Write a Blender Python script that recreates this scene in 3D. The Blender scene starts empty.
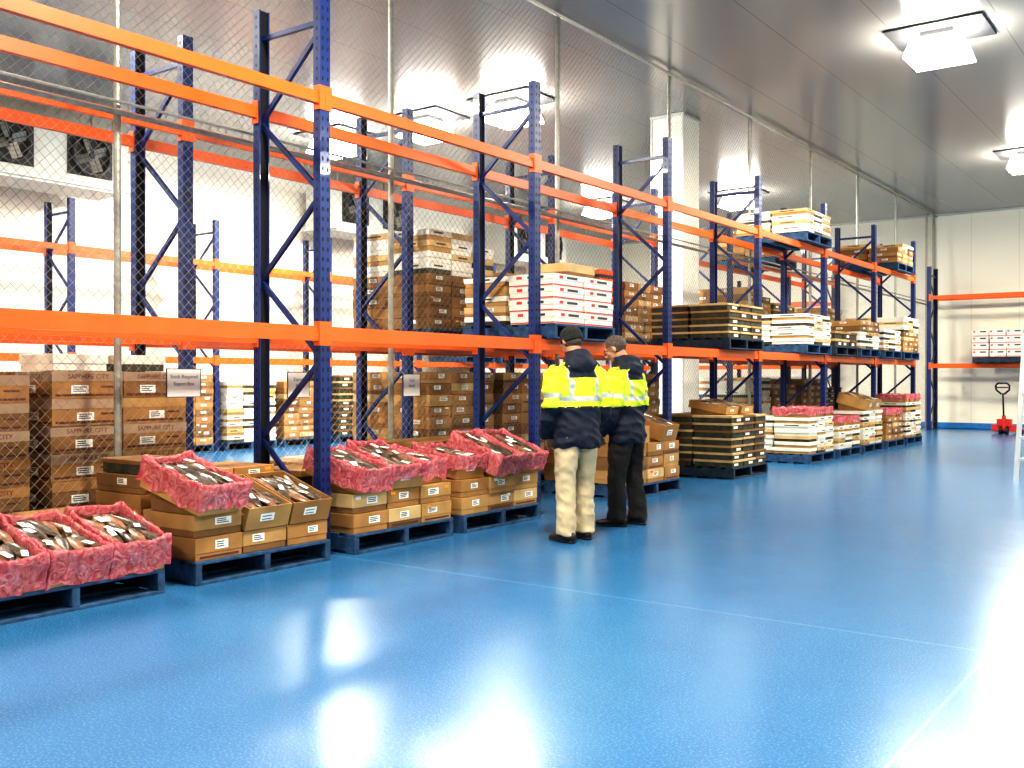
import bpy, math, random
from mathutils import Vector, Matrix, noise
random.seed(7)
scene=bpy.context.scene
R=random.uniform

# ---------------------------------------------------------------- materials
def newmat(name):
    m=bpy.data.materials.new(name); m.use_nodes=True
    nt=m.node_tree; b=nt.nodes.get('Principled BSDF')
    return m,nt,b
def mat(name,col,rough=0.6,metal=0.0,var=0.12,scale=8.0,bump=0.0,bscale=60.0,coat=0.0,emit=None,estr=0.0):
    m,nt,b=newmat(name)
    b.inputs['Roughness'].default_value=rough
    b.inputs['Metallic'].default_value=metal
    if coat: b.inputs['Coat Weight'].default_value=coat
    tc=nt.nodes.new('ShaderNodeTexCoord')
    n=nt.nodes.new('ShaderNodeTexNoise'); n.inputs['Scale'].default_value=scale; n.inputs['Detail'].default_value=4
    nt.links.new(tc.outputs['Object'],n.inputs['Vector'])
    r=nt.nodes.new('ShaderNodeValToRGB')
    r.color_ramp.elements[0].position=0.3; r.color_ramp.elements[1].position=0.7
    r.color_ramp.elements[0].color=tuple(c*(1-var) for c in col)+(1,)
    r.color_ramp.elements[1].color=tuple(min(1,c*(1+var)) for c in col)+(1,)
    nt.links.new(n.outputs['Fac'],r.inputs['Fac']); nt.links.new(r.outputs['Color'],b.inputs['Base Color'])
    if bump:
        n2=nt.nodes.new('ShaderNodeTexNoise'); n2.inputs['Scale'].default_value=bscale
        nt.links.new(tc.outputs['Object'],n2.inputs['Vector'])
        bp=nt.nodes.new('ShaderNodeBump'); bp.inputs['Strength'].default_value=bump; bp.inputs['Distance'].default_value=0.01
        nt.links.new(n2.outputs['Fac'],bp.inputs['Height']); nt.links.new(bp.outputs['Normal'],b.inputs['Normal'])
    if emit:
        b.inputs['Emission Color'].default_value=tuple(emit)+(1,); b.inputs['Emission Strength'].default_value=estr
    return m

M={}
M['blue']=mat('rack_blue_steel',(0.007,0.026,0.135),0.38,0,0.15,3,coat=0.15)
M['slot']=mat('slot_dark',(0.004,0.005,0.01),0.8)
M['orange']=mat('beam_orange_steel',(0.80,0.125,0.012),0.38,0,0.08,3,coat=0.15)
M['galv']=mat('galvanised_steel',(0.36,0.35,0.31),0.4,0.6,0.15,20)
M['wire']=mat('galvanised_wire',(0.30,0.285,0.24),0.45,0.4,0.1,10)
M['pallet']=mat('pallet_blue_wood',(0.026,0.075,0.155),0.75,0,0.5,14,bump=0.4)
M['pdark']=mat('pallet_dark_wood',(0.022,0.04,0.065),0.8,0,0.4,14)
M['br1']=mat('cardboard_a',(0.37,0.185,0.058),0.75,0,0.2,5,bump=0.1)
M['br2']=mat('cardboard_b',(0.45,0.255,0.09),0.75,0,0.2,5,bump=0.1)
M['br3']=mat('cardboard_c',(0.23,0.115,0.038),0.75,0,0.2,5,bump=0.1)
M['tan']=mat('cardboard_tan',(0.60,0.41,0.19),0.7,0,0.15,6)
M['lidp']=mat('printed_lid_pinkish',(0.38,0.26,0.17),0.7,0,0.12,6)
M['bandd']=mat('printed_dark_band',(0.12,0.04,0.03),0.7,0,0.2,6)
M['olive']=mat('tray_dark_olive',(0.055,0.05,0.028),0.7,0,0.5,12)
M['lab']=mat('paper_label',(0.90,0.89,0.84),0.6,0,0.03)
M['ink']=mat('print_ink',(0.05,0.05,0.06),0.6)
M['red']=mat('print_dark_red',(0.16,0.02,0.02),0.6)
M['rose']=mat('print_red',(0.65,0.05,0.05),0.6)
M['white']=mat('carton_white',(0.78,0.74,0.65),0.6,0,0.07,6)
M['fishd']=mat('fish_back',(0.085,0.065,0.05),0.35,0.0,0.65,45,coat=0.2)
M['fishl']=mat('fish_belly',(0.36,0.29,0.22),0.35,0.0,0.6,35,coat=0.2)
M['fishr']=mat('fish_reddish',(0.26,0.13,0.075),0.35,0.0,0.5,35,coat=0.2)
M['black']=mat('black_rubber',(0.012,0.012,0.013),0.6)
M['redp']=mat('red_paint',(0.60,0.03,0.02),0.35,coat=0.3)
M['alu']=mat('aluminium',(0.7,0.7,0.7),0.3,0.8,0.05)
M['evap']=mat('evaporator_casing',(0.58,0.58,0.54),0.45,0.1,0.04)
M['dark']=mat('fan_dark',(0.02,0.02,0.022),0.6)
M['panel']=mat('column_panel_white',(0.80,0.78,0.70),0.4,0,0.03)
M['bezel']=mat('light_bezel_grey',(0.05,0.05,0.053),0.5,0.2)
M['yel2']=mat('label_orange',(0.85,0.33,0.03),0.6)

def mth(nt,op,a,b=None,c=None):
    n=nt.nodes.new('ShaderNodeMath'); n.operation=op
    for i,v in enumerate((a,b,c)):
        if v is None: continue
        if isinstance(v,(int,float)): n.inputs[i].default_value=v
        else: nt.links.new(v,n.inputs[i])
    return n.outputs[0]
def mixc(nt,f,a,b):
    n=nt.nodes.new('ShaderNodeMix'); n.data_type='RGBA'
    if isinstance(f,(int,float)): n.inputs['Factor'].default_value=f
    else: nt.links.new(f,n.inputs['Factor'])
    for k,v in ((6,a),(7,b)):
        if isinstance(v,tuple): n.inputs[k].default_value=v
        else: nt.links.new(v,n.inputs[k])
    return n.outputs[2]
# pink plastic liner (thin translucent film)
m,nt,b=newmat('pink_plastic_liner'); M['pink']=m
b.inputs['Roughness'].default_value=0.2; b.inputs['Alpha'].default_value=0.68
tc=nt.nodes.new('ShaderNodeTexCoord'); n=nt.nodes.new('ShaderNodeTexNoise'); n.inputs['Scale'].default_value=11; n.inputs['Detail'].default_value=3; n.inputs['Distortion'].default_value=3.0
nt.links.new(tc.outputs['Object'],n.inputs['Vector'])
r=nt.nodes.new('ShaderNodeValToRGB'); r.color_ramp.elements[0].position=.35; r.color_ramp.elements[1].position=.7
r.color_ramp.elements[0].color=(0.62,0.07,0.11,1); r.color_ramp.elements[1].color=(0.88,0.33,0.36,1)
nt.links.new(n.outputs['Fac'],r.inputs['Fac']); nt.links.new(r.outputs['Color'],b.inputs['Base Color'])
bp=nt.nodes.new('ShaderNodeBump'); bp.inputs['Strength'].default_value=1.0; bp.inputs['Distance'].default_value=0.02
nt.links.new(n.outputs['Fac'],bp.inputs['Height']); nt.links.new(bp.outputs['Normal'],b.inputs['Normal'])
# floor epoxy
m,nt,b=newmat('floor_blue_epoxy'); M['floor']=m
tc=nt.nodes.new('ShaderNodeTexCoord'); sx=nt.nodes.new('ShaderNodeSeparateXYZ'); nt.links.new(tc.outputs['Object'],sx.inputs[0])
n2=nt.nodes.new('ShaderNodeTexNoise'); n2.inputs['Scale'].default_value=95; n2.inputs['Detail'].default_value=3; nt.links.new(tc.outputs['Object'],n2.inputs['Vector'])
n3=nt.nodes.new('ShaderNodeTexNoise'); n3.inputs['Scale'].default_value=3; n3.inputs['Detail'].default_value=8; n3.inputs['Roughness'].default_value=.7; nt.links.new(tc.outputs['Object'],n3.inputs['Vector'])
base=mixc(nt,n3.outputs['Fac'],(0.028,0.140,0.315,1),(0.045,0.195,0.40,1))
spk=nt.nodes.new('ShaderNodeMapRange'); spk.inputs[1].default_value=.50; spk.inputs[2].default_value=.72; nt.links.new(n2.outputs['Fac'],spk.inputs[0])
base=mixc(nt,mth(nt,'MULTIPLY',spk.outputs[0],0.45),base,(0.20,0.41,0.58,1))
fx=mth(nt,'ABSOLUTE',mth(nt,'SUBTRACT',mth(nt,'FLOORED_MODULO',mth(nt,'ADD',sx.outputs[0],0.97+2.9),5.8),2.9))
fy=mth(nt,'ABSOLUTE',mth(nt,'SUBTRACT',mth(nt,'FLOORED_MODULO',mth(nt,'ADD',sx.outputs[1],-5.26+3.1),6.2),3.1))
jl=mth(nt,'LESS_THAN',mth(nt,'MINIMUM',fx,fy),0.008)
base=mixc(nt,mth(nt,'MULTIPLY',jl,0.4),base,(0.16,0.36,0.60,1))
nt.links.new(base,b.inputs['Base Color'])
b.inputs['Roughness'].default_value=0.21
bp=nt.nodes.new('ShaderNodeBump'); bp.inputs['Strength'].default_value=0.26; bp.inputs['Distance'].default_value=0.004
nt.links.new(n2.outputs['Fac'],bp.inputs['Height']); nt.links.new(bp.outputs['Normal'],b.inputs['Normal'])
b.inputs['Specular IOR Level'].default_value=0.55
# panelled walls / ceiling
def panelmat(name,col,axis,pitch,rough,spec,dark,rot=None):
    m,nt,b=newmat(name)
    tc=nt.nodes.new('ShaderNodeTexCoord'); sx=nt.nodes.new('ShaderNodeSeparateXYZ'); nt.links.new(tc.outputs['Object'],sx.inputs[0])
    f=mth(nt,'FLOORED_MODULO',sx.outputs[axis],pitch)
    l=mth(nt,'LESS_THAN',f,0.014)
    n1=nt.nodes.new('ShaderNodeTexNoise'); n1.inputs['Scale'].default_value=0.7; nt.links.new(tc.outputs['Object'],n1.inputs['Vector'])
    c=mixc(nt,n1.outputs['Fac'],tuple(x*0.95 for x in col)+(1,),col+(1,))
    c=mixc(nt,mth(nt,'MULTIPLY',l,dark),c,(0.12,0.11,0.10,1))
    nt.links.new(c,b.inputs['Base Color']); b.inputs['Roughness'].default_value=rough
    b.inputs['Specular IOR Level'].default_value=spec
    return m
M['wall']=panelmat('wall_panel_cream',(0.92,0.89,0.79),1,1.15,0.4,0.4,0.2)
M['wallx']=panelmat('wall_panel_cream_x',(0.93,0.87,0.73),0,1.15,0.4,0.4,0.2)
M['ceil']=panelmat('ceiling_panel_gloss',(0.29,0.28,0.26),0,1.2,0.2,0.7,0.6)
M['kerb']=mat('kerb_blue',(0.03,0.20,0.48),0.35)
M['glass']=mat('lamp_glass',(1,1,1),0.4,emit=(1.0,0.97,0.88),estr=45)

# ---------------------------------------------------------------- mesh builder
class MB:
    def __init__(s): s.v=[];s.f=[];s.m=[];s.ms=[]
    def mi(s,k):
        if k not in s.ms: s.ms.append(k)
        return s.ms.index(k)
    def add(s,vs,fs,k,mx=None):
        o=len(s.v)
        s.v+= [tuple(mx@Vector(p)) for p in vs] if mx else [tuple(p) for p in vs]
        i=s.mi(k)
        for f in fs: s.f.append(tuple(a+o for a in f)); s.m.append(i)
    def box(s,a,b,k,mx=None):
        x0,x1=sorted((a[0],b[0]));y0,y1=sorted((a[1],b[1]));z0,z1=sorted((a[2],b[2]))
        vs=[(x0,y0,z0),(x1,y0,z0),(x1,y1,z0),(x0,y1,z0),(x0,y0,z1),(x1,y0,z1),(x1,y1,z1),(x0,y1,z1)]
        s.add(vs,[(0,3,2,1),(4,5,6,7),(0,1,5,4),(1,2,6,5),(2,3,7,6),(3,0,4,7)],k,mx)
    def quad(s,p,k,mx=None): s.add(p,[(0,1,2,3)],k,mx)
    def bar(s,p0,p1,w,h,k):
        p0=Vector(p0);p1=Vector(p1);d=p1-p0;L=d.length
        q=d.to_track_quat('Y','Z').to_matrix().to_4x4()
        s.box((-w/2,0,-h/2),(w/2,L,h/2),k,Matrix.Translation(p0)@q)
    def cyl(s,p0,p1,r0,r1,k,n=12,cap=True):
        p0=Vector(p0);p1=Vector(p1);d=p1-p0
        q=d.to_track_quat('Z','Y').to_matrix()
        vs=[];fs=[]
        for p,r in((p0,r0),(p1,r1)):
            for i in range(n):
                a=2*math.pi*i/n; vs.append(p+q@Vector((math.cos(a)*r,math.sin(a)*r,0)))
        for i in range(n): fs.append((i,(i+1)%n,n+(i+1)%n,n+i))
        if cap: fs.append(tuple(range(n-1,-1,-1))); fs.append(tuple(range(n,2*n)))
        s.add(vs,fs,k)
    def tube(s,pts,rad,k,n=14,mx=None,side=Vector((1,0,0))):
        """loft of ellipses along a polyline; rad = list of (ra,rb) ; closed ends"""
        P=[Vector(p) for p in pts];vs=[];fs=[]
        for i,p in enumerate(P):
            t=(P[min(i+1,len(P)-1)]-P[max(i-1,0)]).normalized()
            a=(side-t*side.dot(t)).normalized(); b_=t.cross(a)
            r=rad[i]; r=r if isinstance(r,tuple) else (r,r)
            for j in range(n):
                an=2*math.pi*j/n; vs.append(p+a*math.cos(an)*r[0]+b_*math.sin(an)*r[1])
        for i in range(len(P)-1):
            for j in range(n): fs.append((i*n+j,i*n+(j+1)%n,(i+1)*n+(j+1)%n,(i+1)*n+j))
        fs.append(tuple(range(n-1,-1,-1))); o=(len(P)-1)*n; fs.append(tuple(range(o,o+n)))
        s.add(vs,fs,k,mx)
    def ell(s,c,r,k,mx=None,nu=20,nv=14,keep=None):
        vs=[];fs=[]
        for i in range(nv+1):
            th=math.pi*i/nv
            for j in range(nu):
                a=2*math.pi*j/nu
                vs.append((c[0]+r[0]*math.sin(th)*math.cos(a),c[1]+r[1]*math.sin(th)*math.sin(a),c[2]+r[2]*math.cos(th)))
        for i in range(nv):
            for j in range(nu):
                f=(i*nu+j,(i+1)*nu+j,(i+1)*nu+(j+1)%nu,i*nu+(j+1)%nu)
                if keep:
                    q=[sum(vs[a][t] for a in f)/4 for t in range(3)]
                    if not keep(q): continue
                fs.append(f)
        s.add(vs,fs,k,mx)
    def obj(s,name,smooth=False,bevel=0.0,parent=None,loc=None):
        me=bpy.data.meshes.new(name+'_mesh'); me.from_pydata(s.v,[],s.f)
        for k in s.ms: me.materials.append(M[k])
        me.polygons.foreach_set('material_index',s.m)
        if smooth is True: me.polygons.foreach_set('use_smooth',[True]*len(s.f))
        elif smooth: me.polygons.foreach_set('use_smooth',[s.ms[i] in smooth for i in s.m])
        me.update()
        o=bpy.data.objects.new(name,me); scene.collection.objects.link(o)
        if bevel:
            bm=o.modifiers.new('bevel','BEVEL'); bm.width=bevel; bm.segments=1; bm.limit_method='ANGLE'
        if parent: o.parent=parent
        if loc is not None:
            o.location=loc
        return o

# ---------------------------------------------------------------- room
XL,XR,YB,YF,H=-16.6,7.5,-5.0,28.5,5.74
def slab(name,a,b,k):
    mb=MB(); mb.box(a,b,k); return mb.obj(name)
slab('floor',(XL-.2,YB-.2,-.2),(XR+.2,YF+.2,0),'floor')
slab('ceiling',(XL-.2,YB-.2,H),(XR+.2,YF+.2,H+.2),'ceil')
slab('wall_left',(XL-.2,YB,0),(XL,YF,H),'wall')
slab('wall_right',(XR,YB,0),(XR+.2,YF,H),'wall')
slab('wall_back',(XL,YF,0),(XR,YF+.2,H),'wallx')
slab('wall_front',(XL,YB-.2,0),(XR,YB,H),'wallx')
def kerb(name,a,b):
    mb=MB(); mb.box(a,b,'kerb'); mb.obj(name,bevel=.02)
kerb('baseboard_back',(XL,YF-.06,0),(XR,YF,.16))
kerb('baseboard_left',(XL,YB,0),(XL+.06,YF-.07,.16))
kerb('baseboard_right',(XR-.06,YB,0),(XR,YF-.07,.16))
mb=MB(); mb.box((XL,YF-.05,H-.05),(XR,YF,H),'evap'); mb.obj('trim_1')
mb=MB(); mb.box((XL,YB,H-.05),(XL+.05,YF-.06,H),'evap'); mb.obj('trim_2')
# insulated column
mb=MB(); mb.box((-8.05,15.05,0),(-7.45,15.65,H),'panel'); mb.box((-8.07,15.03,0),(-7.43,15.67,.15),'kerb')
mb.box((-8.07,15.03,H-.06),(-7.43,15.67,H),'evap')
for a in (-8.06,-7.48):
    mb.box((a,15.035,.15),(a+.04,15.06,H-.06),'evap')
mb.obj('insulated_column',bevel=.01)

# ---------------------------------------------------------------- ceiling lights
def light(x,y,e=280):
    mb=MB(); z=H
    mb.box((x-.58,y-.45,z-.03),(x+.58,y+.45,z-.002),'bezel')
    mb.box((x-.2,y-.2,z-.12),(x+.2,y+.2,z-.03),'bezel')
    # tapered glass diffuser
    t,bt,z0,z1=.28,.36,z-.12,z-.36
    vs=[(x-t,y-t,z0),(x+t,y-t,z0),(x+t,y+t,z0),(x-t,y+t,z0),(x-bt,y-bt,z1),(x+bt,y-bt,z1),(x+bt,y+bt,z1),(x-bt,y+bt,z1)]
    mb.add(vs,[(0,1,2,3),(7,6,5,4),(0,4,5,1),(1,5,6,2),(2,6,7,3),(3,7,4,0)],'glass')
    o=mb.obj('ceiling_light')
    l=bpy.data.lights.new('lamp_emitter','AREA'); l.shape='SQUARE'; l.size=.66; l.energy=e; l.color=(1,.93,.79)
    lo=bpy.data.objects.new('lamp_emitter',l); scene.collection.objects.link(lo); lo.location=(x,y,z-.38); lo.parent=o
for x,y in [(-3.1,13.5),(-9.3,12.8),(-11.1,12.8),(-13.2,12.7),(-3.3,21.6),(-9.6,22.3),(-12.9,21.5),
            (-3.1,4.5),(-9.3,4.3),(-13.2,4.3),(3.2,4.5),(3.2,13.5),(3.2,21.8),(-3.1,-2.5),(-9.3,-2.5)]:
    light(x,y)

# ---------------------------------------------------------------- racks
DF,DBK=5.54,6.30
Y0=5.235;BAY=2.8
ZL,ZU,ZT=1.66,3.42,4.22
def rack(name,us,vf,vb,mp,skip=(),slots=False):
    """us: frame positions; vf/vb front & back offsets; mp(u,v,z)->world"""
    mb=MB()
    def bx(u0,u1,v0,v1,z0,z1,k): mb.box(mp(u0,v0,z0),mp(u1,v1,z1),k)
    sg=1 if vb>vf else -1
    for u in us:
        for v,s2 in((vf,1),(vb,-1)):
            s=sg*s2
            # C-section upright
            bx(u-.05,u+.05,v,v+s*.012,.012,ZT,'blue')
            bx(u-.05,u-.04,v+s*.012,v+s*.075,.012,ZT,'blue'); bx(u+.04,u+.05,v+s*.012,v+s*.075,.012,ZT,'blue')
            bx(u-.04,u+.04,v+s*.06,v+s*.062,.012,ZT,'slot')
            bx(u-.07,u+.07,v-s*.02,v+s*.10,0,.012,'blue')
            if slots:
                z=.1
                while z<ZT-.05:
                    for du in(-.025,.025):
                        p=[mp(u+du-.007,v-s*.0012,z),mp(u+du+.007,v-s*.0012,z),mp(u+du+.007,v-s*.0012,z+.03),mp(u+du-.007,v-s*.0012,z+.03)]
                        mb.quad(p,'slot')
                    p=[mp(u-.0512,v+s*.03,z),mp(u-.0512,v+s*.042,z),mp(u-.0512,v+s*.042,z+.025),mp(u-.0512,v+s*.03,z+.025)]
                    mb.quad(p,'slot')
                    z+=.075
        a,b=vf+sg*.05,vb-sg*.05
        for z in(.2,ZT-.22): mb.bar(mp(u,a,z),mp(u,b,z),.035,.035,'blue')
        z=.25;fl=True;st=.59
        while z+st<ZT-.15:
            p,q=(a,b) if fl else (b,a)
            mb.bar(mp(u,p,z),mp(u,q,z+st),.03,.035,'blue'); z+=st+.03; fl=not fl
    for i in range(len(us)-1):
        if i in skip: continue
        u0,u1=us[i]+.05,us[i+1]-.05
        for v,s in((vf,sg),(vb,-sg)):
            for z,hh in((ZL,.055),(ZU,.046)):
                bx(u0,u1,v+s*.005,v+s*.055,z-hh,z+hh*.35,'orange')
                bx(u0,u1,v+s*.014,v+s*.055,z+hh*.35,z+hh,'orange')
                for uu,w in((u0,1),(u1,-1)):
                    bx(uu-w*.049,uu+w*.012,v-s*.006,v-s*.001,z-.09,z+.09,'orange')
                    bx(uu+w*.0005,uu+w*.012,v-s*.001,v+s*.06,z-.09,z+.09,'orange')
    return mb.obj(name)
mpY=lambda u,v,z:(-v,u,z)
rack('pallet_rack',[Y0+BAY*i for i in range(-2,7)],DF,DBK,mpY,slots=True)
rack('pallet_rack',[Y0+BAY*i for i in range(-2,7)],7.2,7.96,mpY,skip=(5,),slots=True)
rack('pallet_rack',[8.8+BAY*i for i in range(-2,7)],15.1,15.86,mpY)
mpX=lambda u,v,z:(u,v,z)
rack('pallet_rack',[-6.5+BAY*i for i in range(0,5)],27.2,27.96,mpX)
rack('pallet_rack',[-14.8+BAY*i for i in range(0,3)],27.2,27.96,mpX)

# ---------------------------------------------------------------- chain link fence
mb=MB(); XF=-6.64; FY0,FY1,FH=-2.0,YF-.03,H-.01
sp=.08; rr_=.0016
def wire(c,sgn):
    if sgn>0: ya,yb=max(FY0,c+.05),min(FY1,c+FH)
    else: ya,yb=max(FY0,c-FH),min(FY1,c-.05)
    if yb-ya<.02: return
    za,zb=((ya-c),(yb-c)) if sgn>0 else ((c-ya),(c-yb))
    xo=XF+sgn*rr_
    n=Vector((0,-sgn*1.0,1.0)).normalized()*rr_
    A=Vector((xo,ya,za));B=Vector((xo,yb,zb)); ex=Vector((rr_,0,0))
    vs=[A+n,A+ex,A-n,A-ex,B+n,B+ex,B-n,B-ex]
    mb.add(vs,[(0,1,5,4),(1,2,6,5),(2,3,7,6),(3,0,4,7)],'wire')
c=FY0-FH
while c<FY1+FH:
    wire(c,1); wire(c,-1); c+=sp
py=4.24-2.93*2
while py<FY1-.1:
    mb.cyl((XF-.035,py,0),(XF-.035,py,H-.002),.028,.028,'galv',10)
    mb.cyl((XF-.035,py,0),(XF-.035,py,.012),.07,.07,'galv',10)
    py+=2.93
mb.cyl((XF-.035,FY1-.04,0),(XF-.035,FY1-.04,H-.002),.028,.028,'galv',10)
for z,r_ in((H-.06,.024),(3.26,.022),(3.34,.012)):
    mb.cyl((XF+.035,FY0,z),(XF+.035,FY1,z),r_,r_,'galv',8)
mb.obj('chain_link_fence')

# ---------------------------------------------------------------- pallets
def pallet(x0,y0,z0,w=1.165,k='pallet',name='wooden_pallet'):
    """front edge at x0 (goes to x0-w), y0..y0+w"""
    mb=MB()
    x1=x0-w
    for i in range(3):
        yy=y0+i*(w-.05)/2
        mb.box((x0,yy,z0+.02),(x1,yy+.05,z0+.128),k)
    for i in range(7):
        bw=.12 if i in(0,6) else .095
        xs=x0-i*(w-.12)/6
        mb.box((xs,y0,z0+.128),(xs-bw,y0+w,z0+.15),k)
    for i in range(5):
        xs=x0-i*(w-.1)/4
        mb.box((xs,y0,z0),(xs-.1,y0+w,z0+.02),k)
    return mb.obj(name,bevel=.003)

# text mesh for printed cartons
def textmesh(s,size):
    cu=bpy.data.curves.new('t','FONT'); cu.body=s; cu.size=size; cu.align_x='CENTER'; cu.resolution_u=2
    o=bpy.data.objects.new('t',cu); scene.collection.objects.link(o)
    bpy.context.view_layer.update()
    me=bpy.data.meshes.new_from_object(o.evaluated_get(bpy.context.evaluated_depsgraph_get()))
    r=([tuple(v.co) for v in me.vertices],[tuple(p.vertices) for p in me.polygons])
    bpy.data.objects.remove(o); bpy.data.curves.remove(cu); bpy.data.meshes.remove(me)
    return r
T1=textmesh('SAPPHIRE CITY',.05)
FX=Matrix(((0,0,1,0),(1,0,0,0),(0,1,0,0),(0,0,0,1)))
FYm=Matrix(((1,0,0,0),(0,0,-1,0),(0,1,0,0),(0,0,0,1)))

def labelq(mb,face,x0,y0,x1,y1,zc,w,h,off=0.0,k='lab',near=True,lines=True):
    e=.0015
    def q(u0,u1,z0,z1,kk,ee):
        if face=='x': mb.quad([(x0+ee,u0,z0),(x0+ee,u1,z0),(x0+ee,u1,z1),(x0+ee,u0,z1)],kk)
        else: mb.quad([(u0,y0-ee,z0),(u1,y0-ee,z0),(u1,y0-ee,z1),(u0,y0-ee,z1)],kk)
    c=((y0+y1)/2 if face=='x' else (x0+x1)/2)+off
    q(c-w/2,c+w/2,zc-h/2,zc+h/2,k,e)
    if lines:
        for i in range(3):
            zz=zc+h*(.28-.25*i); q(c-w*.4,c+w*(.1+.3*random.random()),zz-h*.06,zz+h*.06,'ink',e*2)

def carton(mb,x0,y0,z0,l,w,h,style,detail=True):
    """x0 front face, extends to x0-l ; y0..y0+w"""
    j=.008; x0+=R(-j*2,j); 
    ya=R(0,.006); y0+=ya
    x1=x0-l+.010; y1=y0-ya+w-.006; z1=z0+h-.003
    if style=='brown':
        k=random.choice(('br1','br2','br3','br1','br3'))
        mb.box((x0-.004,y0+.004,z0),(x1+.004,y1-.004,z0+h*.45),k)
        mb.box((x0,y0,z0+h*.3),(x1,y1,z1),random.choice(('br1','br2','tan') if random.random()<.4 else (k,)))
        if detail:
            labelq(mb,'x',x0,y0,x1,y1,z0+h*.62,w*R(.24,.34),h*R(.28,.4),off=R(-.06,.06))
            if random.random()<.25: labelq(mb,'x',x0,y0,x1,y1,z0+h*.8,w*.14,h*.16,off=R(.1,.14)*random.choice((-1,1)),k=random.choice(('yel2','rose','lab')),lines=False)
            if random.random()<.6: labelq(mb,'y',x0,y0,x1,y1,z0+h*.62,w*.3,h*.34,off=R(-.1,.1))
            if random.random()<.35: labelq(mb,'x',x0-.003,y0+.004,x1,y1,z0+h*.14,w*.8,h*.1,k='bandd',lines=False)
    elif style=='tray':
        mb.box((x0-.012,y0+.01,z0),(x1+.01,y1-.01,z0+h*.72),'olive')
        mb.box((x0,y0,z0+h*.66),(x1,y1,z1),random.choice(('tan','br2','br3','br3')))
        if detail and random.random()<.7: labelq(mb,'x',x0-.010,y0,x1,y1,z0+h*.38,w*.35,h*.34,off=R(-.07,.07),lines=False)
    elif style=='white':
        mb.box((x0-.010,y0+.009,z0),(x1+.009,y1-.009,z0+h*.6),random.choice(('olive','white','white','br2')))
        mb.box((x0,y0,z0+h*.42),(x1,y1,z1),random.choice(('white','white','white','tan')))
        if random.random()<.5:
            for f in('x','y'):
                labelq(mb,f,x0,y0,x1,y1,z0+h*.7,(w if f=='x' else l)*.4,h*.16,off=R(-.06,.06),k=random.choice(('ink','olive','bandd')),lines=False)
    elif style=='orangecrate':
        mb.box((x0-.01,y0+.01,z0),(x1+.01,y1-.01,z0+h*.7),'dark')
        mb.box((x0,y0,z0+h*.4),(x1,y1,z1),'orange')
    elif style=='redwhite':
        mb.box((x0-.005,y0+.005,z0),(x1+.005,y1-.005,z0+h*.6),'white')
        mb.box((x0,y0,z0+h*.5),(x1,y1,z1),'white')
        for f in('x','y'):
            L=(w if f=='x' else l)
            labelq(mb,f,x0-.0045 if f=='x' else x0,y0+(.0045 if f=='y' else 0),x1,y1,z0+h*.1,L*.96,h*.10,k='rose',lines=False)
            labelq(mb,f,x0,y0,x1,y1,z0+h*.72,L*.35,h*.2,off=.06,k='ink',lines=False)
            labelq(mb,f,x0,y0,x1,y1,z0+h*.72,L*.12,h*.24,off=-.14,k='rose',lines=False)
    elif style=='sapphire':
        k=random.choice(('br1','br3','br3'))
        mb.box((x0,y0,z0),(x1,y1,z0+h*.66),k)
        mb.box((x0+.004,y0-.003,z0+h*.62),(x1,y1+.003,z1),random.choice(('lidp','lidp','br2','br1')))
        if random.random()<.75:
            ctr=Vector((x0+.0065,(y0+y1)/2,z0+h*.72)); mb.add(T1[0],T1[1],'red',Matrix.Translation(ctr)@FX)
            ctr=Vector(((x0+x1)/2,y0-.005,z0+h*.72)); mb.add(T1[0],T1[1],'red',Matrix.Translation(ctr)@FYm)
        o=R(-.06,.06)
        labelq(mb,'x',x0,y0,x1,y1,z0+h*.33,w*.24,h*.3,off=-.04+o)
        if random.random()<.3: labelq(mb,'x',x0,y0,x1,y1,z0+h*.36,w*.14,h*.24,off=-.2,k='yel2',lines=False)
        labelq(mb,'x',x0,y0,x1,y1,z0+h*.42,w*.2,h*.07,off=.16,k='bandd',lines=False)
        labelq(mb,'x',x0,y0,x1,y1,z0+h*.12,w*.9,h*.08,k='bandd',lines=False)
        labelq(mb,'y',x0,y0,x1,y1,z0+h*.12,l*.9,h*.08,k='bandd',lines=False)
        labelq(mb,'y',x0,y0,x1,y1,z0+h*.35,w*.3,h*.28,off=o)
def stack(x0,y0,z0,style,nx,ny,nl,h,l=None,w=None,name='carton_stack',mixed=None,detail=True,ragged=0,L=1.16):
    mb=MB()
    l=l or L/nx; w=w or L/ny
    for k in range(nl):
        st=style if not mixed else (mixed if k>=nl//2+1 else style)
        for i in range(nx):
            for j in range(ny):
                if ragged and k==nl-1 and random.random()<ragged: continue
                if i>0 and i<nx-1 and j>0 and j<ny-1 and k<nl-1: continue
                carton(mb,x0-i*l,y0+j*w,z0+k*h,l,w,h,st,detail)
    return mb.obj(name,bevel=.003)

# ---------------------------------------------------------------- open fish cartons
def fish(mb,mx,L,wd):
    k=random.choice(('fishd','fishd','fishr'))
    n=8;prof=[(.0,.12),(.12,.75),(.3,1),(.5,.92),(.7,.6),(.86,.24),(.9,.2)]
    vs=[]
    for t,r in prof:
        for j in range(n):
            a=2*math.pi*j/n
            vs.append((-L/2+t*L,math.cos(a)*wd*r,math.sin(a)*wd*.62*r))
    top=[];bot=[]
    for i in range(len(prof)-1):
        for j in range(n):
            f=(i*n+j,(i+1)*n+j,(i+1)*n+(j+1)%n,i*n+(j+1)%n)
            (top if j<n//4+1 else bot).append(f)
    mb.add(vs,top,k,mx); mb.add(vs,bot,'fishl',mx)
    a=L/2
    mb.add([(-L/2+.88*L,0,.004),(a,wd*.8,.003),(a-.02*L,0,.003),(a,-wd*.8,.003),(-L/2+.88*L,0,-.004)],[(0,1,2),(0,2,3),(4,2,1),(4,3,2)],k,mx)
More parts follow.
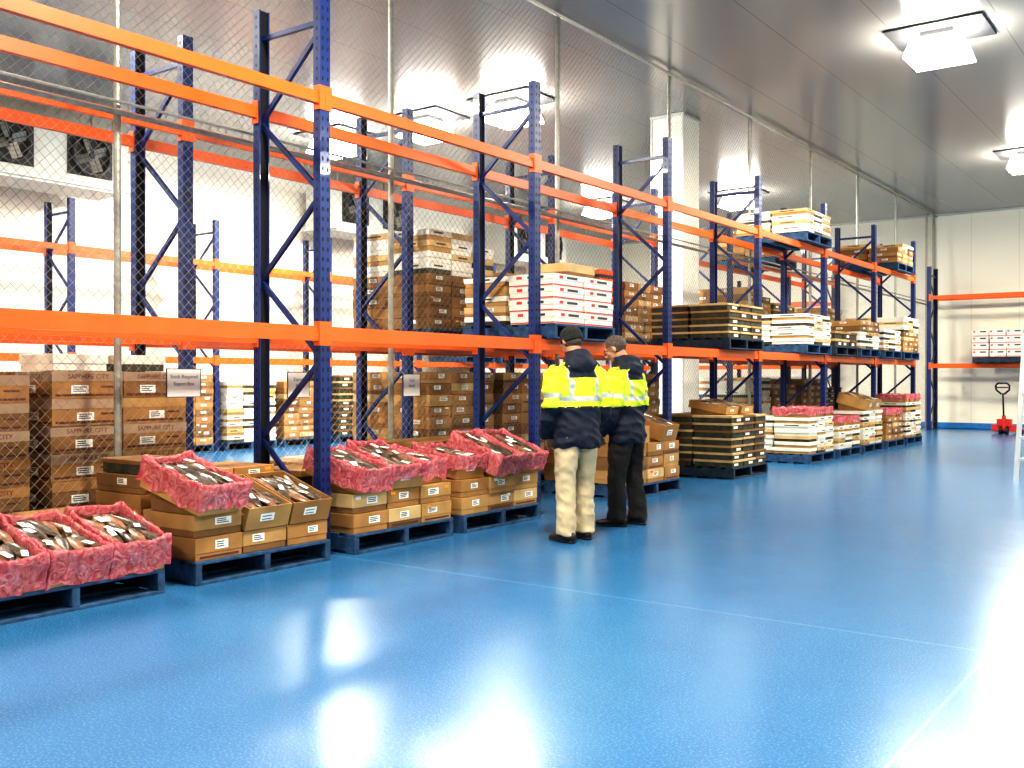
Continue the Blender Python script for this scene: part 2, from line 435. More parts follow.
def open_carton(x0,y0,z0,tilt=0,l=.56,w=.39,h=.19,liner=True,drape=.6,prop=True,yaw=0,name=None):
    """open-topped carton of fish. front-bottom edge at x0"""
    mb=MB()
    if liner: yaw=yaw or R(-.05,.05)
    mx=Matrix.Translation((x0,y0+w/2,z0))@Matrix.Rotation(yaw,4,'Z')@Matrix.Rotation(tilt,4,'Y')@Matrix.Translation((0,-w/2,0))
    t=.008
    k=random.choice(('br1','br2'))
    mb.box((0,0,0),(-l,w,t),k,mx)
    mb.box((0,0,t),(-t,w,h),k,mx); mb.box((-l,0,t),(-l+t,w,h),k,mx)
    mb.box((-t,0,t),(-l+t,t,h),k,mx); mb.box((-t,w-t,t),(-l+t,w,h),k,mx)
    mb.box((-t,t,h*.42),(-l+t,w-t,h*.46),'fishd',mx)
    q=[(.002,w*.3,h*.35),(.002,w*.62,h*.35),(.002,w*.62,h*.7),(.002,w*.3,h*.7)]
    mb.quad(q,'lab',mx)
    for i in range(2): mb.quad([(.003,w*.34,h*(.42+.14*i)),(.003,w*.56,h*(.42+.14*i)),(.003,w*.56,h*(.46+.14*i)),(.003,w*.34,h*(.46+.14*i))],'ink',mx)
    nr=5
    for layer in range(2):
        for i in range(nr):
            for s in(0,1):
                L=l*R(.46,.56)
                cx=-l*(.30 if s==0 else .70)+R(-.02,.02); cy=w*(i+.5)/nr*.9+w*.05+R(-.012,.012)
                m2=mx@Matrix.Translation((cx,cy,h*(.60+.22*layer)+R(-.005,.014)))@Matrix.Rotation((0 if random.random()<.5 else math.pi)+R(-.35,.35),4,'Z')@Matrix.Rotation(R(-.4,.4),4,'X')
                fish(mb,m2,L,w/nr*.52)
    for i in range(6 if liner else 4):
        cx=-l*R(.12,.88);cy=w*R(.15,.82)
        m2=mx@Matrix.Translation((cx,cy,h*.96+R(0,.012)))@Matrix.Rotation(R(-.5,.5),4,'Z')@Matrix.Rotation(R(-.15,.15),4,'Y')
        mb.box((-.035,-.018,0),(.035,.018,.003),'lab',m2)
    if liner:
        N=64; N2=44
        def P(o):
            c=[]
            for a in range(N): c.append((o-a/N*(l+2*o),-o))
            for a in range(N2): c.append((-l-o,-o+a/N2*(w+2*o)))
            for a in range(N): c.append((-l-o+a/N*(l+2*o),w+o))
            for a in range(N2): c.append((o,w+o-a/N2*(w+2*o)))
            return c
        prof=[(-.014,h*.76),(-.012,h*.88),(-.008,h*.99),(-.003,h*1.05),(.004,h*1.05),(.008,h*.98),(.010,h*(1-drape*.2)),(.011,h*(1-drape*.4)),(.012,h*(1-drape*.6)),(.013,h*(1-drape*.8)),(.018,h*(1-drape))]
        rings=[P(o) for o,_ in prof]; n=len(rings[0]); vs=[];fs=[]
        sd=R(0,99)
        for ri,(o,z) in enumerate(prof):
            for j,(x,y) in enumerate(rings[ri]):
                # gathered film: broad billows + sharp diagonal creases
                u=x*22+sd; v=y*22
                pl=1-min(1,abs(noise.noise(Vector((u,v,ri*.35))))*5)
                pl2=1-min(1,abs(noise.noise(Vector((u*.6+ri*.5,v*.6+ri*.4,5))))*6)
                bw=noise.noise(Vector((x*5+sd,y*5,ri*.25+9)))
                edge=noise.noise(Vector((x*8+sd,y*8,3)))
                cx,cy=x+l/2,y-w/2; d=math.hypot(cx,cy) or 1
                corner=max(0,1-(abs(abs(cx)-l/2)+abs(abs(cy)-w/2))/.06)
                out=pl*.008+pl2*.009+bw*.006
                if ri<=3: out=-abs(out)*.6
                if ri>=5: out=max(out,-.003)+corner*.008
                zz=z
                if ri>=6: zz=z+edge*.05*(ri-5)/5
                if 2<=ri<=5: zz=z+pl*.006+edge*.02+corner*.018
                vs.append((x+cx/d*out,y+cy/d*out,max(zz,.003)))
        for ri in range(len(prof)-1):
            for j in range(n): fs.append((ri*n+j,ri*n+(j+1)%n,(ri+1)*n+(j+1)%n,(ri+1)*n+j))
        mb.add(vs,fs,'pink',mx)
    if tilt and prop:
        xb=x0-l*math.cos(tilt)+.03; zt=z0+(l-.03/math.cos(tilt))*math.sin(tilt)-.002; 
        xa=x0-.03; za=z0+.03*math.tan(tilt)-.002
        a,b_=y0+.02,y0+w-.02
        mb.add([(xa,a,z0+.001),(xb,a,z0+.001),(xb,a,zt),(xa,a,za),(xa,b_,z0+.001),(xb,b_,z0+.001),(xb,b_,zt),(xa,b_,za)],
               [(0,1,2,3),(7,6,5,4),(0,4,5,1),(1,5,6,2),(2,6,7,3),(3,7,4,0)],'br3')
    return mb.obj(name or 'open_fish_carton',smooth=('pink','fishd','fishl','fishr'))

PX=-5.36
# --- pallet A
pallet(PX,2.56,0)
for i in range(3): open_carton(PX-.01,2.575+.395*i,.152,tilt=math.radians(17),drape=.95,w=.355,h=.2,yaw=(-.04,.05,-.03)[i])
stack(PX-.62,2.57,.15,'brown',1,3,2,.15,l=.5,w=.385)
# --- pallet B
pallet(PX,3.95,0)
mb=MB()
for j in range(3): carton(mb,PX-.02,3.96+.386*j,.15,.56,.386,.15,'brown')
carton(mb,PX-.02,3.96,.30,.56,.386,.15,'brown')
for k in range(4):
    for j in range(3): carton(mb,PX-.60,3.96+.386*j,.15+.13*k,.54,.386,.13,random.choice(('brown','tray')))
carton(mb,PX-.62,3.97,.67,.5,.386,.1,'tray')
mb.obj('carton_stack',bevel=.003)
open_carton(PX+.03,3.93,.452,tilt=math.radians(17),drape=.8,yaw=.12,w=.38)
open_carton(PX-.02,4.35,.302,tilt=math.radians(18),liner=False,w=.375,h=.16)
open_carton(PX-.02,4.745,.302,tilt=math.radians(18),liner=False,w=.36,h=.16)
# --- pallet C / D
def display(y0,tops,rear=3,rstyle='brown'):
    pallet(PX,y0,0)
    mb=MB()
    for k in range(2):
        for j in range(3): carton(mb,PX-.02,y0+.005+.386*j,.15+.15*k,.56,.386,.15,'brown')
    for k in range(rear):
        for j in range(3): carton(mb,PX-.60,y0+.005+.386*j,.15+.15*k,.54,.386,.15,rstyle if k<rear-1 else 'tray')
    mb.obj('carton_stack',bevel=.003)
    for j,(lin,t,dx,yw,dr) in enumerate(tops):
        if lin is None: continue
        open_carton(PX+dx,y0+.015+.39*j,.452,tilt=math.radians(t),liner=lin,w=.35,drape=dr,yaw=yw)
display(5.36,[(True,14,.01,.07,.85),(True,17,-.02,-.07,.55),(True,9,-.10,.05,.8)],3)
display(6.66,[(True,9,-.08,-.06,.6),(True,21,.02,.06,.9),(True,20,.0,-.05,.75)],4)
# --- pallet F
pallet(PX,9.6,0); stack(PX-.02,9.605,.15,'brown',2,3,3,.15)
open_carton(PX-.03,10.3,.602,tilt=math.radians(16),liner=False)
open_carton(PX-.03,9.65,.602,tilt=0,liner=False,prop=False)
# --- pallet G trays
pallet(PX,12.3,0,k='pdark'); stack(PX-.02,12.305,.15,'tray',2,3,7,.098)
open_carton(PX-.2,12.5,.842,tilt=math.radians(10),liner=False,h=.10)
open_carton(PX-.2,13.0,.842,tilt=math.radians(10),liner=False,h=.10)
# --- others further down
pallet(PX,15.2,0); stack(PX-.02,15.205,.15,'white',2,3,6,.095)
for j in range(3): open_carton(PX-.05,15.22+.385*j,.722,w=.35,h=.14,drape=.7,prop=False)
pallet(PX,16.6,0); stack(PX-.02,16.605,.15,'white',2,3,4,.095)
for j in (0,2): open_carton(PX-.05,16.62+.385*j,.532,w=.35,h=.14,drape=.7,prop=False)
pallet(PX,17.95,0); stack(PX-.02,17.955,.15,'white',2,3,6,.1)
open_carton(PX-.05,18.2,.752,tilt=math.radians(15),liner=False)
open_carton(PX-.05,18.62,.752,tilt=math.radians(15),liner=False)
pallet(PX,19.4,0); stack(PX-.02,19.405,.15,'brown',2,3,4,.11)
for j in range(3): open_carton(PX-.05,19.42+.385*j,.592,w=.35,h=.15,drape=.7,prop=False)
pallet(PX,20.75,0); stack(PX-.02,20.755,.15,'white',2,3,7,.1)
for j in range(3): open_carton(PX-.05,20.77+.385*j,.852,w=.35,h=.15,drape=.7,prop=False)

# --- level 1 front row
Z1=ZL+.057; Z2=ZU+.048
def lvl(x,y,z,style,nx,ny,nl,h,mixed=None,k='pallet',detail=True,ragged=0):
    pallet(x,y,z,k=k); stack(x-.01,y+.003,z+.15,style,nx,ny,nl,h,mixed=mixed,detail=detail,ragged=ragged)
XA=-5.42
pallet(XA,8.16,Z1)
mb=MB()
for k in range(4):
    for j in range(2): carton(mb,XA-.01,8.165+.57*j,Z1+.15+.125*k,.56,.565,.125,'redwhite')
for k in range(5):
    for j in range(3): carton(mb,XA-.60,8.165+.386*j,Z1+.15+.1*k,.55,.386,.1,'brown' if k%2 else 'white')
carton(mb,XA-.05,8.46,Z1+.15+.50,.5,.56,.13,'brown',False)
mb.obj('carton_stack',bevel=.003)
lvl(XA,12.3,Z1,'tray',2,3,5,.092,k='pdark')
lvl(XA,15.2,Z1,'white',2,3,5,.095)
lvl(XA,16.6,Z1,'tray',2,3,2,.13,k='pdark')
lvl(XA,17.95,Z1,'white',2,3,5,.1,mixed='brown')
lvl(XA,20.75,Z1,'brown',2,3,7,.1,mixed='white')
lvl(XA,19.4,Z1,'white',2,3,4,.1)
lvl(XA,15.2,Z2,'white',2,3,4,.09)
lvl(XA,20.3,Z2,'brown',2,3,4,.1,mixed='white',ragged=.3)

# --- row 2 (behind the fence)
XB=-7.04
def ground(x,y,style,nx,ny,nl,h,mixed=None,ragged=0,k='pallet',detail=True):
    pallet(x,y,0,k=k); stack(x-.01,y+.003,.15,style,nx,ny,nl,h,mixed=mixed,ragged=ragged,detail=detail)
ground(XB,.0,'sapphire',2,2,5,.26)
ground(XB,1.25,'sapphire',2,2,5,.26)
ground(XB,2.62,'sapphire',2,2,6,.20)
ground(XB,3.94,'sapphire',2,2,6,.205)
mb=MB()
for j in range(2): carton(mb,XB-.05,3.98+.5*j,1.382,.5,.46,.13,random.choice(('brown','white')))
carton(mb,XB-.05,2.75,1.352,.5,.46,.12,'brown'); carton(mb,XB-.6,3.3,1.352,.5,.4,.2,'white')
mb.obj('carton_stack',bevel=.003)
ground(XB,6.75,'tray',2,3,3,.115,ragged=.3)
ground(XB,8.17,'brown',2,3,10,.125)
ground(XB,9.5,'brown',2,3,10,.125)
ground(XB,11.0,'tray',2,3,8,.11); ground(XB,12.3,'brown',2,3,10,.125)
ground(XB,16.7,'white',2,3,10,.12); ground(XB,18.0,'brown',2,3,9,.12); ground(XB,19.5,'brown',2,3,9,.13); ground(XB,20.8,'tray',2,3,9,.11)
lvl(XB,8.17,Z1,'brown',2,3,9,.12,mixed='white',ragged=.25)
lvl(XB,9.5,Z1,'tray',2,3,6,.12)
lvl(XB,12.4,Z1,'brown',2,3,7,.12,ragged=.3)
pallet(XB,11.72,Z1,w=.6); stack(XB-.01,11.722,Z1+.15,'orangecrate',1,1,8,.12,L=.59,name='plastic_crate_stack')
lvl(XB,16.7,Z1,'brown',2,3,9,.12,ragged=.3); lvl(XB,18.0,Z1,'tray',2,3,8,.11); lvl(XB,19.5,Z1,'white',2,3,6,.11); lvl(XB,20.8,Z1,'brown',2,3,8,.12)
lvl(XB,18.0,Z2,'brown',2,3,5,.11)
# --- row 3 (far left wall)
XC=-14.95
for i in range(7):
    yb=8.8+BAY*(i-1)
    for q,o in enumerate((.1,1.45)):
        st=('brown','tray','brown','brown','white')[(i*2+q)%5]
        ground(XC,yb+o,st,2,3,random.choice((9,10,10)),.125,ragged=.2,detail=True)
for i,q in((4,1),(5,0)):
    yb=8.8+BAY*(i-1); lvl(XC,yb+.1+1.35*q,Z1,'brown',2,3,6,.15,mixed='white')

# --- back wall rack contents
pallet(-4.25,27.0,Z1,k='pdark'); stack(-4.26,27.0,Z1+.15,'redwhite',3,2,4,.17)

# ---------------------------------------------------------------- signs on the fence
def sign(y,z,w=.27,h=.21,txt=('Stock','Export')):
    mb=MB(); x=XF+.06
    mb.box((x,y-w/2,z-h/2),(x+.004,y+w/2,z+h/2),'lab')
    e=.006
    for a,b in(((y-w/2-e,z-h/2-e),(y+w/2+e,z-h/2)),((y-w/2-e,z+h/2),(y+w/2+e,z+h/2+e)),((y-w/2-e,z-h/2),(y-w/2,z+h/2)),((y+w/2,z-h/2),(y+w/2+e,z+h/2))):
        mb.box((x-.002,a[0],a[1]),(x+.006,b[0],b[1]),'ink')
    for i,t in enumerate(txt):
        T=textmesh(t,.040); mb.add(T[0],T[1],'ink',Matrix.Translation((x+.006,y,z+.035-.055*i))@FX)
    for s in(-1,1): mb.cyl((x-.05,y+s*w*.4,z+h/2+.03),(x+.002,y+s*w*.4,z+h/2),.003,.003,'galv',6)
    mb.obj('paper_sign')
sign(4.74,1.29,w=.30,txt=('Stock Required','Export Box')); sign(5.90,1.27,w=.24,txt=('Export','Box')); sign(7.36,1.26,w=.24,txt=('Cod','Hold'))

# ---------------------------------------------------------------- evaporators
def evaporator(y0,y1,x=-15.3,z0=4.45,z1=5.4,nf=2):
    mb=MB(); xf=x; xb=x-.85
    mb.box((xf,y0,z0+.12),(xb,y1,z1),'evap')
    mb.box((xf+.06,y0-.05,z0+.02),(xb-.03,y1+.05,z0+.12),'evap')
    mb.box((xf+.03,y0+.05,z0-.02),(xb,y1-.05,z0+.02),'evap')
    for s in(y0+.2,y1-.2):
        for xx in(xf-.1,xb+.1): mb.cyl((xx,s,z1),(xx,s,H-.002),.015,.015,'galv',8)
    n=nf; zc=(z0+.12+z1)/2; r=min((y1-y0)/n*.36,(z1-z0)*.36)
    for i in range(n):
        yc=y0+(i+.5)*(y1-y0)/n
        mb.box((xf+.001,yc-r*1.15,zc-r*1.0),(xf+.02,yc+r*1.15,zc+r*1.0),'dark')
        N=28;vs=[];fs=[]
        for j in range(N):
            a=2*math.pi*j/N
            for rad,xx in((r*.96,xf+.02),(r*.96,xf+.10),(r*.90,xf+.10),(r*.90,xf+.02)):
                vs.append((xx,yc+math.cos(a)*rad,zc+math.sin(a)*rad))
        for j in range(N):
            for q in range(3): a=j*4+q;b=((j+1)%N)*4+q; fs.append((a,b,b+1,a+1))
        mb.add(vs,fs,'bezel')
        for rad in(.3,.5,.7,.85):
            P=[(xf+.095,yc+math.cos(2*math.pi*j/20)*r*rad,zc+math.sin(2*math.pi*j/20)*r*rad) for j in range(20)]
            for j in range(20): mb.bar(P[j],P[(j+1)%20],.004,.004,'dark')
        for j in range(4):
            a=j*math.pi/2+.4
            mb.bar((xf+.09,yc,zc),(xf+.09,yc+math.cos(a)*r*.9,zc+math.sin(a)*r*.9),.008,.008,'dark')
            m2=Matrix.Translation((xf+.05,yc,zc))@Matrix.Rotation(a,4,'X')@Matrix.Rotation(.5,4,'Y')
            mb.box((-.004,.05,-.1*r/.4),(.004,r*.82,.1*r/.4),'galv',m2)
        mb.cyl((xf+.02,yc,zc),(xf+.09,yc,zc),.05,.045,'bezel',14)
    return mb.obj('evaporator_unit',bevel=0)
evaporator(7.2,9.9); evaporator(14.7,17.2); evaporator(21.0,23.6)

# ---------------------------------------------------------------- pallet jack
mb=MB(); jx,jy=-4.55,26.35
for s in(-.2,.2):
    mb.box((jx+s-.08,jy-.0,.06),(jx+s+.08,jy+.0+1.0,.11),'redp'); mb.cyl((jx+s-.05,jy+.88,.045),(jx+s+.05,jy+.88,.045),.045,.045,'black',12)
mb.box((jx-.28,jy-.12,.07),(jx+.28,jy+.02,.22),'redp')
mb.box((jx-.16,jy-.14,.20),(jx+.16,jy-.0,.36),'redp')
mb.cyl((jx,jy-.17,.10),(jx,jy-.17,.45),.05,.045,'redp',14)
for s in(-.07,.07): mb.cyl((jx+s-.03,jy-.2,.095),(jx+s+.03,jy-.2,.095),.095,.095,'black',18)
mb.cyl((jx,jy-.19,.40),(jx,jy-.30,.98),.02,.02,'black',10)
pts=[(-.03,.96),(-.14,1.06),(-.15,1.16),(-.10,1.22),(.10,1.22),(.15,1.16),(.14,1.06),(.03,.96)]
for a,b in zip(pts[:-1],pts[1:]): mb.cyl((jx+a[0],jy-.30-(a[1]-.96)*.2,a[1]),(jx+b[0],jy-.30-(b[1]-.96)*.2,b[1]),.022,.022,'black',10)
mb.cyl((jx-.12,jy-.33,1.12),(jx+.12,jy-.33,1.12),.014,.014,'black',8)
mb.obj('pallet_jack')

# ---------------------------------------------------------------- step ladder
mb=MB(); lx,ly=-2.34,14.3
for s in(0,.55):
    mb.bar((lx+s*.8,ly+s*.6,0),(lx+s*.8+.10,ly+s*.6,1.9),.03,.06,'alu')
    mb.bar((lx+s*.8+.95,ly+s*.6,0),(lx+s*.8+.16,ly+s*.6,1.86),.025,.05,'alu')
    mb.bar((lx+s*.8+.06,ly+s*.6,.95),(lx+s*.8+.55,ly+s*.6,.95),.015,.03,'alu')
for i in range(1,7):
    z=i*.28; xo=.10*z/1.9
    mb.bar((lx+xo,ly,z),(lx+xo+.44,ly+.33,z),.09,.03,'alu')
mb.bar((lx+.12,ly,1.9),(lx+.12+.44,ly+.33,1.9),.2,.04,'alu')
mb.bar((lx+.74,ly,.5),(lx+.74+.44,ly+.33,.5),.03,.03,'alu')
mb.obj('step_ladder')

# ---------------------------------------------------------------- people
M['navy']=mat('jacket_navy_fabric',(0.010,0.014,0.032),0.75,0,0.3,20,bump=.2,bscale=200)
M['hiviz']=mat('jacket_hiviz_yellow',(0.70,0.84,0.03),0.6,0,0.08,12,bump=.15,bscale=150)
M['silver']=mat('reflective_tape',(0.56,0.58,0.55),0.3,0.3,0.05)
M['khaki']=mat('trousers_khaki',(0.54,0.44,0.28),0.85,0,0.12,10,bump=.2,bscale=150)
M['blk']=mat('trousers_black',(0.014,0.012,0.012),0.85,0,0.3,10,bump=.2,bscale=150)
M['shoe']=mat('shoe_brown_leather',(0.035,0.02,0.014),0.45,0,0.3)
M['shoeb']=mat('shoe_black_leather',(0.012,0.011,0.011),0.4,0,0.3)
M['skin']=mat('skin',(0.52,0.27,0.17),0.5,0,0.1,10)
M['lip']=mat('lips',(0.42,0.14,0.11),0.5)
M['eye']=mat('eye_white',(0.8,0.8,0.78),0.2); M['iris']=mat('iris',(0.05,0.03,0.02),0.2)
M['hair']=mat('hair_grey',(0.10,0.075,0.06),0.6,0,0.5,60,bump=.9,bscale=120)
M['cap']=mat('beanie_knit',(0.02,0.02,0.022),0.9,0,0.3,60,bump=.6,bscale=150)
def remesh(mb,name,vox,parent,assign=None,fold=0.0,smooth=3,default=None,seed=0,fs=(7,7,4)):
    o=mb.obj(name+'_src')
    md=o.modifiers.new('r','REMESH'); md.mode='VOXEL'; md.voxel_size=vox
    sm=o.modifiers.new('s','SMOOTH'); sm.iterations=smooth; sm.factor=.5
    bpy.context.view_layer.update()
    me=bpy.data.meshes.new_from_object(o.evaluated_get(bpy.context.evaluated_depsgraph_get()))
    bpy.data.objects.remove(o)
    me.name=name+'_mesh'
    if fold:
        ns=[v.normal.copy() for v in me.vertices]
        for v,n in zip(me.vertices,ns):
            p=v.co
            q=Vector((p.x*fs[0]+seed,p.y*fs[1],p.z*fs[2]+p.x*3))
            a=1-abs(noise.noise(q))*2.2; b=noise.noise(q*2.7)
            v.co=p+n*(fold*(a-.5)+fold*.5*b)
    keys=assign[0] if assign else [default]
    me.materials.clear()
    for k in keys: me.materials.append(M[k])
    for p in me.polygons:
        p.use_smooth=True
        p.material_index=keys.index(assign[1](p.center,p.normal)) if assign else 0
    ob=bpy.data.objects.new(name,me); scene.collection.objects.link(ob); ob.parent=parent
    return ob
def hand(mb,mx,side):
    mb.tube([(0,-.04,0),(0,0,0),(0,.04,0),(0,.085,0),(0,.095,0)],[(.026,.02),(.03,.018),(.040,.016),(.040,.014),(.034,.009)],'skin',12,mx)
    for i,(fx,L) in enumerate(((.030,.072),(.010,.080),(-.010,.074),(-.029,.058))):
        x=fx*side
        p=[Vector((x,.078,0))];a=-.25
        for sg in(.45,.3,.25):
            a-=.42; p.append(p[-1]+Vector((0,math.cos(a),math.sin(a)))*L*sg)
        mb.tube(p,[.0095,.009,.0082,.0062],'skin',8,mx)
    s=side
    mb.tube([(s*.022,.01,-.002),(s*.048,.035,-.012),(s*.058,.062,-.024),(s*.052,.082,-.034)],[.014,.012,.0105,.008],'skin',8,mx,side=Vector((0,0,1)))
def worker(loc,phi,trous,shoe,kind,headturn,headdown,scale=1.0,legs=(0,0),seed=0,arms=0.0,lean=0.0):
    E=bpy.data.objects.new('warehouse_worker',None); scene.collection.objects.link(E)
    E.location=loc; E.rotation_euler=(0,0,phi); E.scale=(scale,)*3
    def LX(m):   # lean the upper body forward about the hips
        return Matrix.Translation((0,0,.9))@Matrix.Rotation(-lean,4,'X')@Matrix.Translation((0,0,-.9))@m
    mb=MB()
    for s,fy in((-1,legs[0]),(1,legs[1])):
        mx=Matrix.Translation((s*.115,fy,0))@Matrix.Rotation(-s*.15,4,'Z')
        sec=[(-.095,.030,.030,.035),(-.075,.036,.045,.05),(-.02,.037,.055,.055),(.04,.040,.048,.045),(.10,.048,.036,.034),(.15,.046,.03,.028),(.185,.03,.02,.022)]
        t=MB(); t.tube([(0,y,zc) for y,_,_,zc in sec],[(a,b) for _,a,b,_ in sec],shoe,14)
        vs=[(v[0],v[1],max(v[2],.004)) for v in t.v]; mb.add(vs,t.f,shoe,mx)
        t=MB(); t.tube([(0,y,.011) for y,_,_,_ in sec],[(a*1.08,.011) for _,a,_,_ in sec],'black',14); mb.add(t.v,t.f,'black',mx)
    mb.obj('shoes',smooth=True,parent=E)
    mb=MB()
    for s,fy in((-1,legs[0]),(1,legs[1])):
        mb.tube([(s*.085,0,.95),(s*.09,.0,.84),(s*.10,fy*.35+.005,.68),(s*.105,fy*.6+.015,.50),(s*.112,fy*.85,.32),(s*.117,fy-.012,.15),(s*.118,fy-.008,.06)],
                [(.09,.11),(.10,.125),(.093,.108),(.082,.088),(.078,.085),(.076,.084),(.080,.096)],trous,18)
    mb.tube([(0,0,.80),(0,0,.88),(0,0,.98),(0,0,1.05)],[(.12,.09),(.175,.13),(.17,.125),(.15,.11)],trous,20)
    remesh(mb,'trousers',.011,E,fold=.010,default=trous,seed=seed,fs=(9,9,9))
    mb=MB()
    mb.tube([(0,.0,.755),(0,.0,.80),(0,0,.90),(0,-.002,1.02),(0,-.005,1.15),(0,-.012,1.28),(0,-.012,1.36),(0,-.012,1.42),(0,-.008,1.47),(0,0,1.53)],
            [(.190,.150),(.207,.163),(.207,.160),(.203,.153),(.210,.155),(.218,.152),(.205,.137),(.160,.116),(.108,.098),(.085,.088)],'navy',26)
    for s in(-1,1):
        P=[(s*.160,-.01,1.385),(s*.208,-.012,1.35),(s*.238,-.02,1.23),(s*.255,-.03,1.10),(s*.250,.03,1.0),(s*.225,.10+arms,.92),(s*.195,.155+arms,.865)]
        mb.tube(P,[.075,.086,.081,.075,.070,.061,.054],'navy',16,side=Vector((0,1,0)))
    mb.ell((0,-.105,1.43),(.135,.065,.085),'navy')
    mb.ell((0,-.095,1.50),(.105,.055,.055),'navy')
    mb.tube([(0,-.0,1.44),(0,.0,1.50),(0,.005,1.55)],[(.10,.10),(.094,.097),(.088,.092)],'navy',18)
    keys=['navy','hiviz','silver']
    def asg(c,n):
        x,y,z=abs(c.x),c.y,c.z
        arm=x>.195 and z<1.36
        if z>1.452: return 'navy'
        if y<-.06 and x<.130 and z>1.325: return 'navy'
        if y<-.03 and z>1.42: return 'navy'
        if arm:
            if 1.165<z<1.205: return 'silver'
            return 'hiviz' if z>1.09 else 'navy'
        if 1.135<z<1.175: return 'silver'
        if z>1.09:
            if 1.175<=z<1.40 and .10<x<.140 : return 'silver'
            return 'hiviz'
        return 'navy'
    j=remesh(mb,'jacket',.010,E,assign=(keys,asg),fold=.017,seed=seed+5,fs=(6,6,9)); j.matrix_local=LX(Matrix())
    mb=MB()
    for s in(-1,1):
        W=Vector((s*.195,.155+arms,.865)); d=(Vector((s*.10,.235+arms,.80))-W)
        y=d.normalized(); z=Vector((0,1,.4)); z=(z-y*z.dot(y)).normalized(); x=y.cross(z)
        mx=Matrix((x,y,z)).transposed().to_4x4(); mx=Matrix.Translation(W+y*.045)@mx
        hand(mb,mx,1 if s>0 else -1)
    h=mb.obj('hands',smooth=True,parent=E); h.matrix_local=LX(Matrix())
    HM=LX(Matrix.Translation((0,.012,1.505))@Matrix.Rotation(headturn,4,'Z')@Matrix.Rotation(-headdown,4,'X'))
    mb=MB()
    mb.tube([(0,-.012,-.05),(0,-.012,.02),(0,-.01,.09)],[(.062,.062),(.058,.06),(.06,.065)],'skin',18)
    mb.ell((0,-.012,.155),(.076,.096,.088),'skin'); mb.ell((0,.03,.10),(.060,.062,.072),'skin'); mb.ell((0,.062,.052),(.030,.028,.022),'skin')
    mb.ell((0,.072,.158),(.052,.02,.014),'skin')
    mb.tube([(0,.082,.150),(0,.100,.125),(0,.112,.106),(0,.098,.096)],[(.008,.009),(.011,.012),(.016,.013),(.013,.008)],'skin',10)
    mb.ell((0,.083,.078),(.025,.014,.012),'skin')
    for s in(-1,1):
        mb.ell((s*.079,-.008,.128),(.010,.020,.033),'skin'); mb.ell((s*.042,.062,.115),(.022,.022,.018),'skin')
    hd=remesh(mb,'head',.006,E,default='skin',smooth=2); hd.matrix_local=HM
    mb=MB()
    for s in(-1,1):
        mb.ell((s*.030,.082,.142),(.014,.009,.009),'eye',nu=12,nv=8); mb.ell((s*.030,.089,.142),(.006,.004,.006),'iris',nu=10,nv=6)
        mb.tube([(s*.014,.091,.160),(s*.03,.090,.165),(s*.048,.080,.160)],[.004,.005,.003],'hair',8)
    mb.tube([(-.024,.089,.078),(-.01,.098,.081),(0,.099,.079),(.01,.098,.081),(.024,.089,.078)],[.003,.005,.005,.005,.003],'lip',8,side=Vector((0,0,1)))
    f=mb.obj('face_details',smooth=True,parent=E); f.matrix_local=HM
    mb=MB()
    if kind=='cap':
        mb.ell((0,-.014,.168),(.086,.106,.092),'cap',nu=28,nv=20,keep=lambda q:q[2]>.13+.18*max(0,q[1])*1.0)
        N=30;vs=[];fs=[]
        for j in range(N):
            a=2*math.pi*j/N
            for k in range(8):
                b=2*math.pi*k/8
                rx=.083+.005*math.cos(b); ry=.103+.005*math.cos(b); y=-.014+math.sin(a)*ry
                vs.append((math.cos(a)*rx,y,.142+.18*max(0,y)+.026*math.sin(b)))
        for j in range(N):
            for k in range(8): fs.append((j*8+k,((j+1)%N)*8+k,((j+1)%N)*8+(k+1)%8,j*8+(k+1)%8))
        mb.add(vs,fs,'cap')
        mb.ell((0,-.02,.125),(.077,.092,.07),'hair',keep=lambda q:q[1]<-.0 and q[2]<.15 and q[2]>.07)
        h=mb.obj('beanie',smooth=True,parent=E); h.matrix_local=HM
    else:
        def kp(q):
            x,y,z=q
            if y>.055: return z>.205
            if y>.0: return z>.165
            return z>.085
        t=MB(); t.ell((0,-.018,.155),(.086,.104,.098),'hair',nu=40,nv=30,keep=kp)
        vs=[]
        for v in t.v:
            p=Vector(v); q=p-Vector((0,-.018,.155)); s_=1+.07*noise.noise(p*38)+.05*noise.noise(p*15)
            vs.append(tuple(Vector((0,-.018,.155))+q*s_))
        mb.add(vs,t.f,'hair')
        h=mb.obj('hair',smooth=True,parent=E); h.matrix_local=HM
        g=MB()
        for s in(-1,1):
            c=(s*.032,.101,.138); P=[(c[0]+math.cos(2*math.pi*j/16)*.021,c[1],c[2]+math.sin(2*math.pi*j/16)*.016) for j in range(16)]
            for j in range(16): g.cyl(P[j],P[(j+1)%16],.002,.002,'black',6)
            g.cyl((s*.053,.10,.142),(s*.084,-.005,.145),.002,.002,'black',6)
        g.cyl((-.011,.101,.14),(.011,.101,.14),.002,.002,'black',6)
        go=g.obj('glasses',parent=E); go.matrix_local=HM
    return E
worker((-4.37,6.90,0),math.radians(64),'khaki','shoe','cap',math.radians(8),math.radians(16),1.0,(-.02,.07),seed=1,lean=.05)
worker((-4.47,7.90,0),math.radians(92),'blk','shoeb','hair',math.radians(14),math.radians(28),.985,(.05,-.04),seed=12,lean=.06)

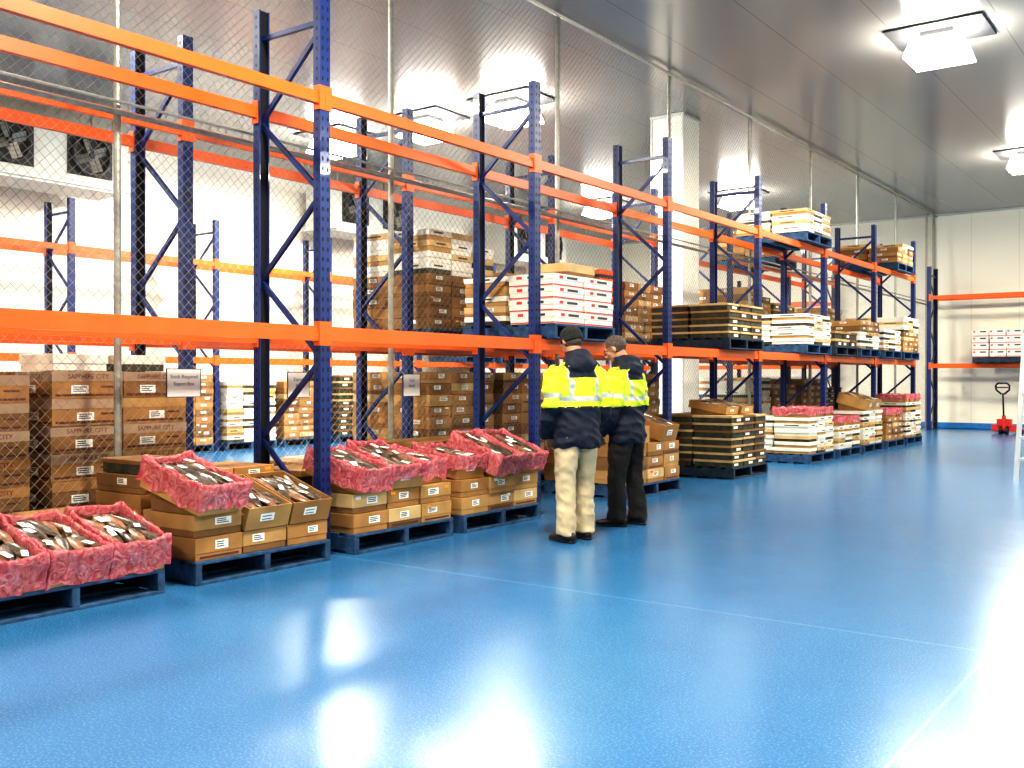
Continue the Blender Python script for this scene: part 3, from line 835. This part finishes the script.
# ---------------------------------------------------------------- world, camera
w=bpy.data.worlds.new('world'); scene.world=w; w.use_nodes=True
w.node_tree.nodes['Background'].inputs[0].default_value=(.8,.85,.9,1); w.node_tree.nodes['Background'].inputs[1].default_value=.2
cam=bpy.data.cameras.new('camera'); co=bpy.data.objects.new('camera',cam); scene.collection.objects.link(co)
cam.sensor_width=36; cam.lens=36*1000/1024; cam.clip_end=200
co.location=(0,0,1.32); co.rotation_euler=(math.radians(90-.286),0,math.atan(.728))
scene.camera=co
scene.view_settings.view_transform='Standard'
try: scene.view_settings.look='High Contrast'
except Exception as e: print('look',e)
scene.view_settings.exposure=0.0
